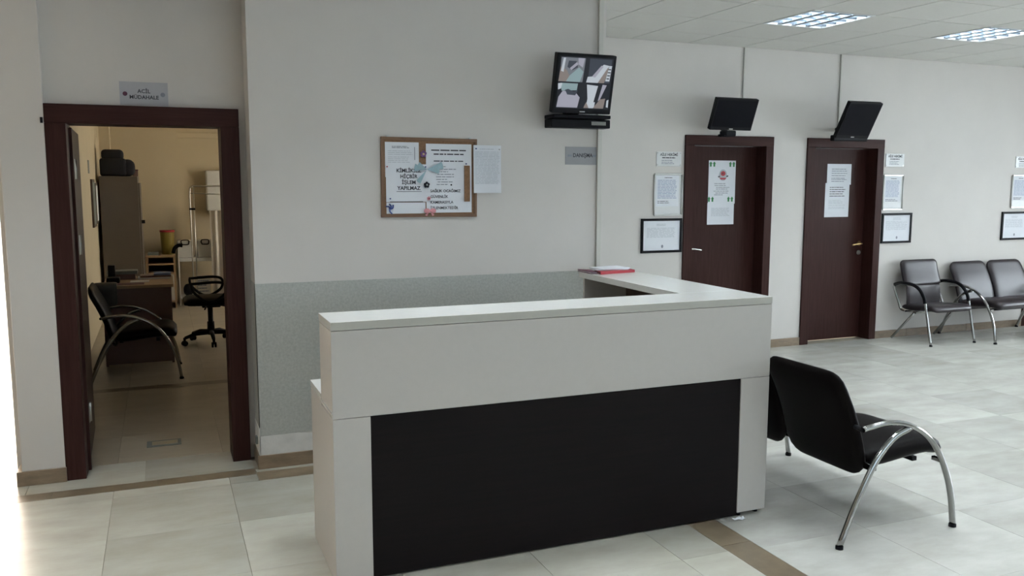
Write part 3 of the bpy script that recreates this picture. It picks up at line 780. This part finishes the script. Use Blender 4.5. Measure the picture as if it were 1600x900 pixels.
for k, tx in enumerate(('SAĞLIK OCAĞIMIZ', 'GÜVENLİK', 'KAMERASIYLA', 'İZLENMEKTEDİR')):
    text(tx, .0225, s3, -.118, .128 - k * .0335, -.0008, INK, 'LEFT', bold=.0004)
pin(s3, .01, .165, BLACK); pin(s3, .105, .29, NAVY)
s4 = sheet('paper_notice', 'densely printed sheet hanging off the right edge of the board', 1.762, 1.940, 1.566, 1.852, yb - .006, curl=.004)
lines(s4, -.05, .05, [.262], -.004, INKL, .003, 9); lines(s4, -.08, .08, [.245 - .009 * k for k in range(22)], -.0055, INKL, .0022, 10, .1)
pin(s4, -.075, .265, NAVY, -.004); pin(s4, .075, .262, STEEL, -.004)
cs = thing('cork_strip', 'narrow cork strip pinned over the large notice', 'cork strip', (1.722, yb - .0025, 1.515))
obj('strip', bx(-.018, .018, -.006, 0, 0, .215, bev=.002), CORK, cs)
def bow(name, label, x, z, m, s, y=yb - .008, m2=None):
    r = thing(name, label, 'decoration', (x, y, z))
    for sg_ in (-1, 1):
        b_ = blob(B(), (sg_ * s * .55, -s * .25, 0), s * .55, 3 + sg_, (1.0, .45, .8), .12, 3); obj('bow_loop', b_, m, r, True)
        t = B(); poly(t, [(0, 0), (sg_ * s * .5, -s * .9), (sg_ * s * .85, -s * .75), (sg_ * s * .2, .0)], -.001, .002); obj('ribbon_tail', t, m, r)
    obj('knot', blob(B(), (0, -s * .35, 0), s * .22, 8, (1, .8, 1), .05), m2 or m, r, True)
    return r
def flower(name, label, x, z, m, s, m2, y=yb - .006):
    r = thing(name, label, 'decoration', (x, y, z))
    for k in range(5):
        a = 2 * PI * k / 5 + .3; b_ = blob(B(), (math.cos(a) * s * .55, -.006, math.sin(a) * s * .55), s * .42, k, (1, .4, 1), .1); obj('petal', b_, m, r, True)
    obj('centre', blob(B(), (0, -.010, 0), s * .3, 9, (1, .7, 1), .05), m2, r, True)
    return r
bow('ribbon_bow', 'pink ribbon bow at the bottom edge of the cork board', 1.485, 1.462, PINK, .034)
flower('flower', 'cream and purple flower decoration at the top of the cork board', 1.449, 1.795, PURPLE, .022, YELLOWR)
flower('flower', 'black and silver flower decoration in the middle of the board', 1.468, 1.615, BLACKC, .020, STEEL)
flower('flower', 'small pink flower above the pink bow on the board', 1.480, 1.535, PINK, .013, MAROON)
tb = thing('tulle_bow', 'teal tulle bow across the middle of the cork board', 'decoration', (1.47, yb - .007, 1.705))
for k, (a, L_, wd) in enumerate(((.25, .10, .022), (PI - .15, .075, .022), (-2.2, .09, .016), (-.15, .075, .014), (2.6, .06, .014))):
    c, s_ = math.cos(a), math.sin(a)
    pts = [(0, 0), (c * L_ - s_ * wd, s_ * L_ + c * wd), (c * L_ * 1.03, s_ * L_ * 1.03), (c * L_ + s_ * wd, s_ * L_ - c * wd)]
    obj('tulle_loop', poly(B(), pts, -.002 - k * .001, .0008), TEAL, tb)
rb = thing('ribbon_curl', 'navy ribbon curl at the lower left corner of the board', 'decoration', (1.245, yb - .004, 1.475))
for k, a in enumerate((2.1, 1.2, .4, -1.7)):
    pts = spline([(0, -.004, 0), (math.cos(a) * .015, -.012, math.sin(a) * .015), (math.cos(a + .5) * .03, -.006, math.sin(a + .5) * .03)], 5)
    obj('loop', tube(B(), pts, .0045, 6), NAVY, rb)

# ------------------------------------------------------------------ plaques, holders, framed sheets
def setof(xp, xh, xf, where, names_, seed):
    (a, b_, z0, z1) = xp; r = thing('name_plaque', 'white printed plaque ' + where, 'plaque', ((a + b_) / 2, YB, z0), 0, None); w_ = (b_ - a) / 2; h = z1 - z0
    obj('plate', bx(-w_, w_, -.006, 0, 0, h, bev=.0015), WHITEP, r)
    text(names_, .032, r, .0, h - .028, -.0066, INK, bold=.0008)
    lines(r, -w_ * .55, w_ * .6, [h - .060], -.0061, INK, .009, seed, .1); lines(r, -w_ * .6, w_ * .5, [h - .082, h - .098, h - .112], -.0061, INKG, .006, seed + 1, .3)
    for sx_ in (-1, 1):
        for zz in (.012, h - .012): obj('screw', cyl(B(), (sx_ * (w_ - .01), -.006, zz), (sx_ * (w_ - .01), -.009, zz), .006, 8), STEEL, r)
    (a, b_, z0, z1) = xh; r = thing('sheet_holder', 'silver-edged sheet holder ' + where, 'sheet holder', ((a + b_) / 2, YB, z0)); w_ = (b_ - a) / 2; h = z1 - z0
    obj('rail', bx(-w_ + .01, w_ - .01, -.012, 0, 0, .018, bev=.003), STEEL, r); obj('rail', bx(-w_ + .01, w_ - .01, -.012, 0, h - .018, h, bev=.003), STEEL, r)
    for sx_ in (-1, 1): obj('side_profile', cyl(B(), (sx_ * (w_ - .006), -.008, .012), (sx_ * (w_ - .006), -.008, h - .012), .0075, 10), STEEL, r)
    obj('backing', bx(-w_ + .012, w_ - .012, -.005, 0, .012, h - .012), WHITEP, r)
    obj('sheet', bx(-w_ + .025, w_ - .035, -.0062, -.005, .09, h - .02), PAPER, r)
    lines(r, -w_ * .25, w_ * .3, [h - .045], -.0064, INK, .006, seed + 2, .2); lines(r, -w_ * .72, w_ * .62, [h - .068 - k * .0135 for k in range(13)], -.0064, INKB, .0045, seed + 3, .08)
    lines(r, -w_ * .72, w_ * .62, [h - .26, h - .275], -.0064, INK, .005, seed + 4, .5)
    (a, b_, z0, z1) = xf; r = thing('framed_certificate', 'black-framed printed sheet ' + where, 'picture frame', ((a + b_) / 2, YB, z0)); w_ = (b_ - a) / 2; h = z1 - z0
    t = .022
    for q in ((-w_, w_, 0, t), (-w_, w_, h - t, h), (-w_, -w_ + t, t, h - t), (w_ - t, w_, t, h - t)): obj('frame_side', bx(q[0], q[1], -.018, 0, q[2], q[3], bev=.002), BLACK, r)
    obj('sheet', bx(-w_ + t, w_ - t, -.008, 0, t, h - t), PAPER, r)
    lines(r, -w_ * .25, w_ * .3, [h - .055, h - .068], -.0082, INKL, .005, seed + 5, .2); lines(r, -w_ * .72, w_ * .7, [h - .09 - k * .0105 for k in range(9)], -.0082, INKL, .0035, seed + 6, .06)
    obj('seal', poly(B(), [(.01 + .012 * math.cos(q * PI / 4), .058 + .016 * math.sin(q * PI / 4)) for q in range(8)], -.0082, .0003), INKG, r)
setof((4.222, 4.486, 1.780, 1.912), (4.197, 4.503, 1.323, 1.717), (4.072, 4.508, .985, 1.302), 'left of the left brown door', 'AİLE HEKİMİ', 20)
setof((6.957, 7.208, 1.797, 1.930), (6.936, 7.213, 1.347, 1.716), (6.942, 7.352, 1.003, 1.317), 'right of the right brown door', 'AİLE HEKİMİ', 40)
setof((8.850, 9.095, 1.800, 1.924), (8.808, 9.085, 1.350, 1.724), (8.687, 9.088, .997, 1.312), 'above the two-seat bench, at the right picture edge', 'AİLE HEKİMİ', 60)

# papers on the doors
YL = YB + DW
def arrow(bm, x, z, s):
    poly(bm, [(x - .3 * s, z), (x + .3 * s, z), (x + .3 * s, z + .8 * s), (x + .55 * s, z + .8 * s), (x, z + 1.5 * s), (x - .55 * s, z + .8 * s), (x - .3 * s, z + .8 * s)], -.0008, .0004)
# door 1: corrected for the leaf being set back
p1 = sheet('door_poster', 'white poster with green arrows taped on the left brown door', 4.885, 5.195, 1.428, 1.842, YL - .001)
for (ax, az) in ((-.115, .355), (.11, .355), (-.125, .020), (.10, .020)):
    a = B()
    arrow(a, ax - .019, az, .033); arrow(a, ax + .021, az, .033)
    obj('green_arrow_pair', a, GREEN, p1)
e = B()
for (m_i, pts) in ((0, [(.01 + .045 * math.cos(q * PI / 8), .275 + .055 * math.sin(q * PI / 8)) for q in range(16)]),): poly(e, pts, -.0008, .0003)
obj('round_print', e, INKL, p1)
e = poly(B(), [(.01 + .028 * math.cos(q * PI / 6), .290 + .024 * math.sin(q * PI / 6)) for q in range(12)], -.0013, .0003)
poly(e, [(-.03, .25), (.05, .25), (.035, .232), (-.015, .232)], -.0013, .0003)
obj('red_print', e, RED, p1)
e = poly(B(), [(-.05, .262), (-.028, .268), (-.028, .255), (-.045, .253)], -.0014, .0003); poly(e, [(.048, .268), (.068, .274), (.07, .26), (.05, .256)], -.0014, .0003); poly(e, [(-.005, .285), (.005, .30), (.015, .285)], -.0017, .0003)
obj('black_print', e, INK, p1)
lines(p1, -.095, .09, [.190, .172, .154, .138, .118, .10, .083], -.0005, INKG, .006, 80, .45, .03)
p1b = sheet('door_notice', 'white typed sheet taped below the arrow poster on the left door', 4.878, 5.185, 1.228, 1.436, YL - .002, curl=.002)
lines(p1b, -.11, .11, [.155, .143, .131, .119, .107, .095, .083], -.0035, INKL, .004, 81, .15)
p2 = sheet('door_notice', 'upper white typed sheet taped on the right brown door', 6.318, 6.632, 1.612, 1.822, YL - .002, curl=.002)
lines(p2, -.10, .11, [.155, .135, .112, .088, .062, .048, .03], -.0035, INKG, .006, 82, .25)
p2b = sheet('door_notice', 'lower white typed sheet taped on the right brown door', 6.306, 6.620, 1.280, 1.628, YL - .0008)
lines(p2b, -.10, .11, [.30, .278, .256, .234, .212], -.0005, INK, .007, 83, .2); lines(p2b, -.11, .11, [.17, .155, .14, .12, .10, .085], -.0005, INKL, .004, 84, .3)

# small items near the doorway
lk = thing('wall_bracket', 'tiny black bracket on the pier beside the doorway head', 'bracket', (-.545, 5.165, 1.935))
obj('plate', bx(-.012, .0, -.012, 0, 0, .03, bev=.002), BLACK, lk)
sk_ = thing('socket', 'small grey cable outlet low beside the doorway', 'socket', (.4655, 5.05, .13))
obj('box', bx(-.012, 0.0, -.02, .02, 0, .045, bev=.003), GREYG, sk_)
mt_ = thing('floor_plate', 'grey metal plate set in the treatment room floor', 'floor plate', (-.04, 5.71, 0))
obj('plate', bx(-.10, .10, -.065, .065, .0005, .004, bev=.001), GREYG, mt_); obj('inset', bx(-.07, .08, -.04, .04, .004, .005), STEEL, mt_)

# ------------------------------------------------------------------ treatment room furniture
# desk
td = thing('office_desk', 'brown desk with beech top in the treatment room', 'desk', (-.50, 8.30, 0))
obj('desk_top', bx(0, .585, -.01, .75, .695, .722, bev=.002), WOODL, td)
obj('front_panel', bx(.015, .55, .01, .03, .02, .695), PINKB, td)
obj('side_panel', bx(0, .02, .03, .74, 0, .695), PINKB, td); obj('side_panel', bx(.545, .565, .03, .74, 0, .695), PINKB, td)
bk = thing('book_pile', 'rose and white books piled on the treatment room desk', 'books', (-.10, 8.85, .722))
for k, (a, b_, m_) in enumerate(((-.12, .16, PAPER), (-.10, .17, PINKB), (.02, .17, INKB))):
    obj('book', bx(a, b_, -.09, .08, k * .018 + .0005, k * .018 + .0175, bev=.001), m_, bk)
tr = thing('paper_tray', 'grey-green tray on a box at the back of the dim desk', 'tray', (-.36, 8.9, .722))
obj('box', bx(-.10, .12, -.08, .08, 0, .05, bev=.002), PINKB, tr); obj('tray', bx(-.12, .14, -.09, .09, .0505, .082, bev=.004), GREYG, tr)
ls = thing('loose_sheets', 'thin papers near the front edge of the treatment room desk', 'papers', (-.28, 8.42, .722))
obj('sheet', bx(-.1, .12, -.06, .08, .0005, .004), MAROON, ls); obj('sheet', bx(.0, .16, .10, .24, .0005, .006), PAPER, ls)
ph = thing('desk_box', 'black upright box at the wall end of the dim desk', 'box', (-.465, 8.72, .722))
obj('body', bx(0, .06, -.05, .05, 0, .15, bev=.006), BLACK, ph); obj('base', bx(-.01, .10, -.20, -.06, 0, .05, bev=.008), BLACK, ph)
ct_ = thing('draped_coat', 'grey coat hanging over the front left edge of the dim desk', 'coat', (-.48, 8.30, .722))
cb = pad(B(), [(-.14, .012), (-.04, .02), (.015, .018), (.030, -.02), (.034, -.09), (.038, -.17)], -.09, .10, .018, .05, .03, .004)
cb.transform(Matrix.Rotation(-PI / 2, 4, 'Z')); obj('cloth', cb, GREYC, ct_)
# steel cabinet
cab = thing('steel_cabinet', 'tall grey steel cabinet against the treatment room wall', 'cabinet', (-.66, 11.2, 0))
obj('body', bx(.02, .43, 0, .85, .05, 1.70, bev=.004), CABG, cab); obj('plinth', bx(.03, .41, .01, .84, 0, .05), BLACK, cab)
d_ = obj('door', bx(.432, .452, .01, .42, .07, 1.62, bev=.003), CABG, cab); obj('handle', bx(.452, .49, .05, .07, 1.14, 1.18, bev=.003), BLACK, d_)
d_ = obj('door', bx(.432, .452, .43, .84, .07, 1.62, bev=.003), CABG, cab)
bag = thing('bag', 'large black bag on top of the grey steel cabinet', 'bag', (-.45, 11.45, 1.70))
obj('body', bx(-.175, .195, -.12, .12, 0, .20, bev=.075, seg=5), BLACKC, bag, True)
obj('side_pocket', bx(-.185, .10, -.14, .10, .0, .21, bev=.03, seg=3), BLACKC, bag, True)
obj('flap', bx(-.165, .075, -.11, .11, .19, .315, bev=.045, seg=4), BLACKC, bag, True)
bx_ = thing('small_carton', 'small rose carton behind the black bag on the cabinet', 'carton', (-.26, 11.75, 1.70))
obj('body', bx(-.03, .03, -.05, .05, 0, .07, bev=.002), PINKB, bx_); obj('lid', bx(-.033, .033, -.053, .053, .07, .085, bev=.002), MAROON, bx_)
# pictures on the left wall
for (a, b_, z0, z1, lab) in ((10.35, 10.75, 1.14, 1.66, 'dark framed picture on the side wall, nearer the doorway'), (10.85, 11.15, 1.16, 1.62, 'pale framed picture on the side wall, against the cabinet')):
    r = thing('wall_picture', lab, 'picture', (-.68, (a + b_) / 2, z0)); w_ = (b_ - a) / 2
    obj('frame', bx(0, .02, -w_, w_, 0, z1 - z0, bev=.003), BROWNIN, r); obj('print', bx(.02, .0215, -w_ + .03, w_ - .03, .03, z1 - z0 - .03), GREYG if a < 10.8 else PAPER, r)
r = thing('wall_card', 'small grey card on the side wall above the pictures', 'card', (-.68, 10.25, 1.72)); obj('card', bx(0, .003, -.10, .08, 0, .14), GREYG, r)
# shelf unit with sharps bin
su = thing('shelf_unit', 'low beech shelf unit at the far wall of the treatment room', 'shelf unit', (-.19, 12.0, 0))
obj('top', bx(-.005, .35, 0, .42, .665, .69, bev=.002), WOODL, su)
for x_ in (0, .325): obj('side', bx(x_, x_ + .02, .01, .41, 0, .665), WOODL, su)
for z_ in (.08, .44, .565): obj('shelf', bx(.02, .325, .012, .40, z_, z_ + .02), WOODL, su)
obj('back', bx(.02, .325, .40, .41, .02, .665), BROWNIN, su); obj('lower_door', bx(.021, .324, .012, .03, .1, .44), CREAM, su)
sb_ = thing('sharps_bin', 'yellow bin with a red lid on the low shelf unit', 'bin', (.075, 12.22, .69))
t = bmesh.new(); bmesh.ops.create_cone(t, cap_ends=True, segments=24, radius1=.075, radius2=.088, depth=.29); bm = merge(B(), t, 0, Matrix.Translation((0, 0, .145))); obj('body', bm, BINY, sb_)
obj('lid', cyl(B(), (0, 0, .29), (0, 0, .315), .093, 24), RED, sb_)
tv = thing('instrument_tray', 'grey tray on the low shelf unit left of the bin', 'tray', (-.11, 12.15, .69)); obj('tray', bx(-.06, .07, -.08, .08, 0, .035, bev=.006), GREYG, tv)
hs = thing('hose', 'black curved hose lying between bin and trolley', 'hose', (.175, 12.10, .69)); obj('hose', tube(B(), spline([(-.04, 0, .02), (-.02, 0, .08), (.03, 0, .12), (.08, 0, .115)], 5), .025, 10), BLACK, hs)
# trolley
tl_ = thing('trolley', 'white metal trolley with two shelves at the far wall', 'trolley', (.20, 12.20, 0))
for (x_, y_) in ((0, 0), (.46, 0), (0, .38), (.46, .38)): obj('post', cyl(B(), (x_, y_, .0), (x_, y_, .80 if y_ == 0 else .7), .011, 10), WHITEP, tl_)
obj('top_shelf', bx(-.005, .465, -.005, .385, .585, .63, bev=.004), WHITEP, tl_); obj('bottom_shelf', bx(-.005, .465, -.005, .385, .085, .105, bev=.004), WHITEP, tl_)
for k, x_ in enumerate((.085, .335)):
    bn = thing('storage_bin', 'white bin with black handle, %s of the pair on the trolley' % ('left' if k == 0 else 'right'), 'bin', (.205 + x_, 12.38, .63), 0, None)
    obj('body', bx(-.095, .095, -.12, .12, .0, .225, bev=.008), WHITEP, bn)
    hp = [(-.035, -.125, .20), (-.03, -.14, .235), (.03, -.14, .235), (.035, -.125, .20), (.025, -.14, .178), (-.025, -.14, .178)]
    obj('handle', tube(B(), spline([(a * 1.35, b_, c) for a, b_, c in hp], 3), .0075, 8, closed=True), BLACK, bn)
bb = thing('black_bag', 'dark bag on the lower shelf of the trolley', 'bag', (.31, 12.35, .105)); obj('body', blob(B(), (0, 0, .085), .09, 11, (.7, .8, .95), .06, 3), BLACKC, bb, True)
mg = thing('magazine', 'pale printed box on the lower trolley shelf', 'box', (.49, 12.30, .105)); obj('body', bx(-.08, .10, -.01, .06, 0, .27, bev=.002), PAPER, mg); lines(mg, -.06, .08, [.2, .17, .14, .1, .06], -.0105, INKB, .012, 90)
# privacy screen
ps_ = thing('privacy_screen', 'white tubular folding screen with a pale cloth panel', 'screen', (.37, 12.05, 0))
fr = tube(B(), spline([(0, 0, 0), (0, 0, 1.0), (0, 0, 1.50), (.03, 0, 1.57), (.10, 0, 1.58), (.6, 0, 1.58)], 4), .009, 8); obj('frame', fr, STEEL, ps_)
obj('inner_post', cyl(B(), (.045, 0, 0), (.045, 0, 1.57), .008, 8), STEEL, ps_); obj('rail', cyl(B(), (.0, 0, 1.49), (.6, 0, 1.46), .006, 8), STEEL, ps_)
obj('clamp', bx(-.014, .06, -.014, .014, 1.27, 1.295, bev=.003), BLACK, ps_)
cb = B(); N = 24; g = []
for i_ in range(N + 1):
    x_ = .24 + .5 * i_ / N; y_ = .05 + .02 * math.sin(i_ * 1.6); g.append((cb.verts.new((x_, y_, .10)), cb.verts.new((x_, y_, 1.26))))
for i_ in range(N):
    f = cb.faces.new((g[i_][0], g[i_ + 1][0], g[i_ + 1][1], g[i_][1])); f.smooth = True
o = obj('cloth_panel', cb, CLOTH, ps_); o.modifiers.new('s', 'SOLIDIFY').thickness = .002
# wall box
wb = thing('wall_cabinet', 'white box mounted high on the far treatment room wall', 'wall box', (.60, 12.78, 1.19))
obj('body', bx(0, .45, -.20, 0, .05, .60, bev=.02), WHITEP, wb); obj('lower_cover', bx(.03, .45, -.18, 0, 0, .05, bev=.015), WHITEP, wb)
# swivel chair facing left
oc = thing('swivel_chair', 'black swivel chair on castors in the treatment room', 'office chair', (.43, 9.22, 0))
obj('column', tube(B(), [(0, 0, .09), (0, 0, .22), (0, 0, .225), (0, 0, .40)], [.038, .036, .026, .026], 14), BLACK, oc)
for k in range(5):
    a = 2 * PI * k / 5 + math.radians(200); c, s_ = math.cos(a), math.sin(a)
    lg = tube(B(), [(c * .02, s_ * .02, .115), (c * .16, s_ * .16, .11), (c * .27, s_ * .27, .08)], [.026, .021, .016], 10); leg = obj('base_leg', lg, BLACK, oc)
    w_ = B()
    for q in (-1, 1):
        px, py = c * .275 - s_ * q * .014, s_ * .275 + c * q * .014
        cyl(w_, (px - s_ * .009, py + c * .009, .027), (px + s_ * .009, py - c * .009, .027), .027, 14)
    box(w_, c * .275 - .012, c * .275 + .012, s_ * .275 - .012, s_ * .275 + .012, .03, .085)
    obj('castor', w_, BLACK, leg)
st = pad(B(), [(-.25, .425), (-.20, .445), (0, .440), (.18, .445), (.22, .455)], -.23, .23, .075, .08, .08, .015); obj('seat', st, LEATHB, oc)
obj('mechanism', bx(-.08, .10, -.06, .06, .37, .41, bev=.01), BLACK, oc); obj('lever', cyl(B(), (-.04, -.05, .385), (-.06, -.2, .375), .008, 8), BLACK, oc)
for q in (-1, 1):
    lp = [(-.18, q * .27, .64), (.05, q * .275, .65), (.14, q * .27, .62), (.13, q * .265, .53), (.03, q * .255, .465), (-.06, q * .25, .47), (-.16, q * .26, .56)]
    obj('armrest', tube(B(), spline(lp + [lp[0]], 5)[:-1], .014, 10, closed=True), BLACK, oc)
bkk = pad(B(), [(.26, .52), (.28, .65), (.30, .80), (.33, .95)], -.21, .21, .055, .08, .1, .0); obj('backrest', bkk, LEATHB, oc)
obj('back_bracket', tube(B(), spline([(.08, 0, .40), (.25, 0, .38), (.33, 0, .48), (.325, 0, .66)], 5), .022, 8), BLACK, oc)
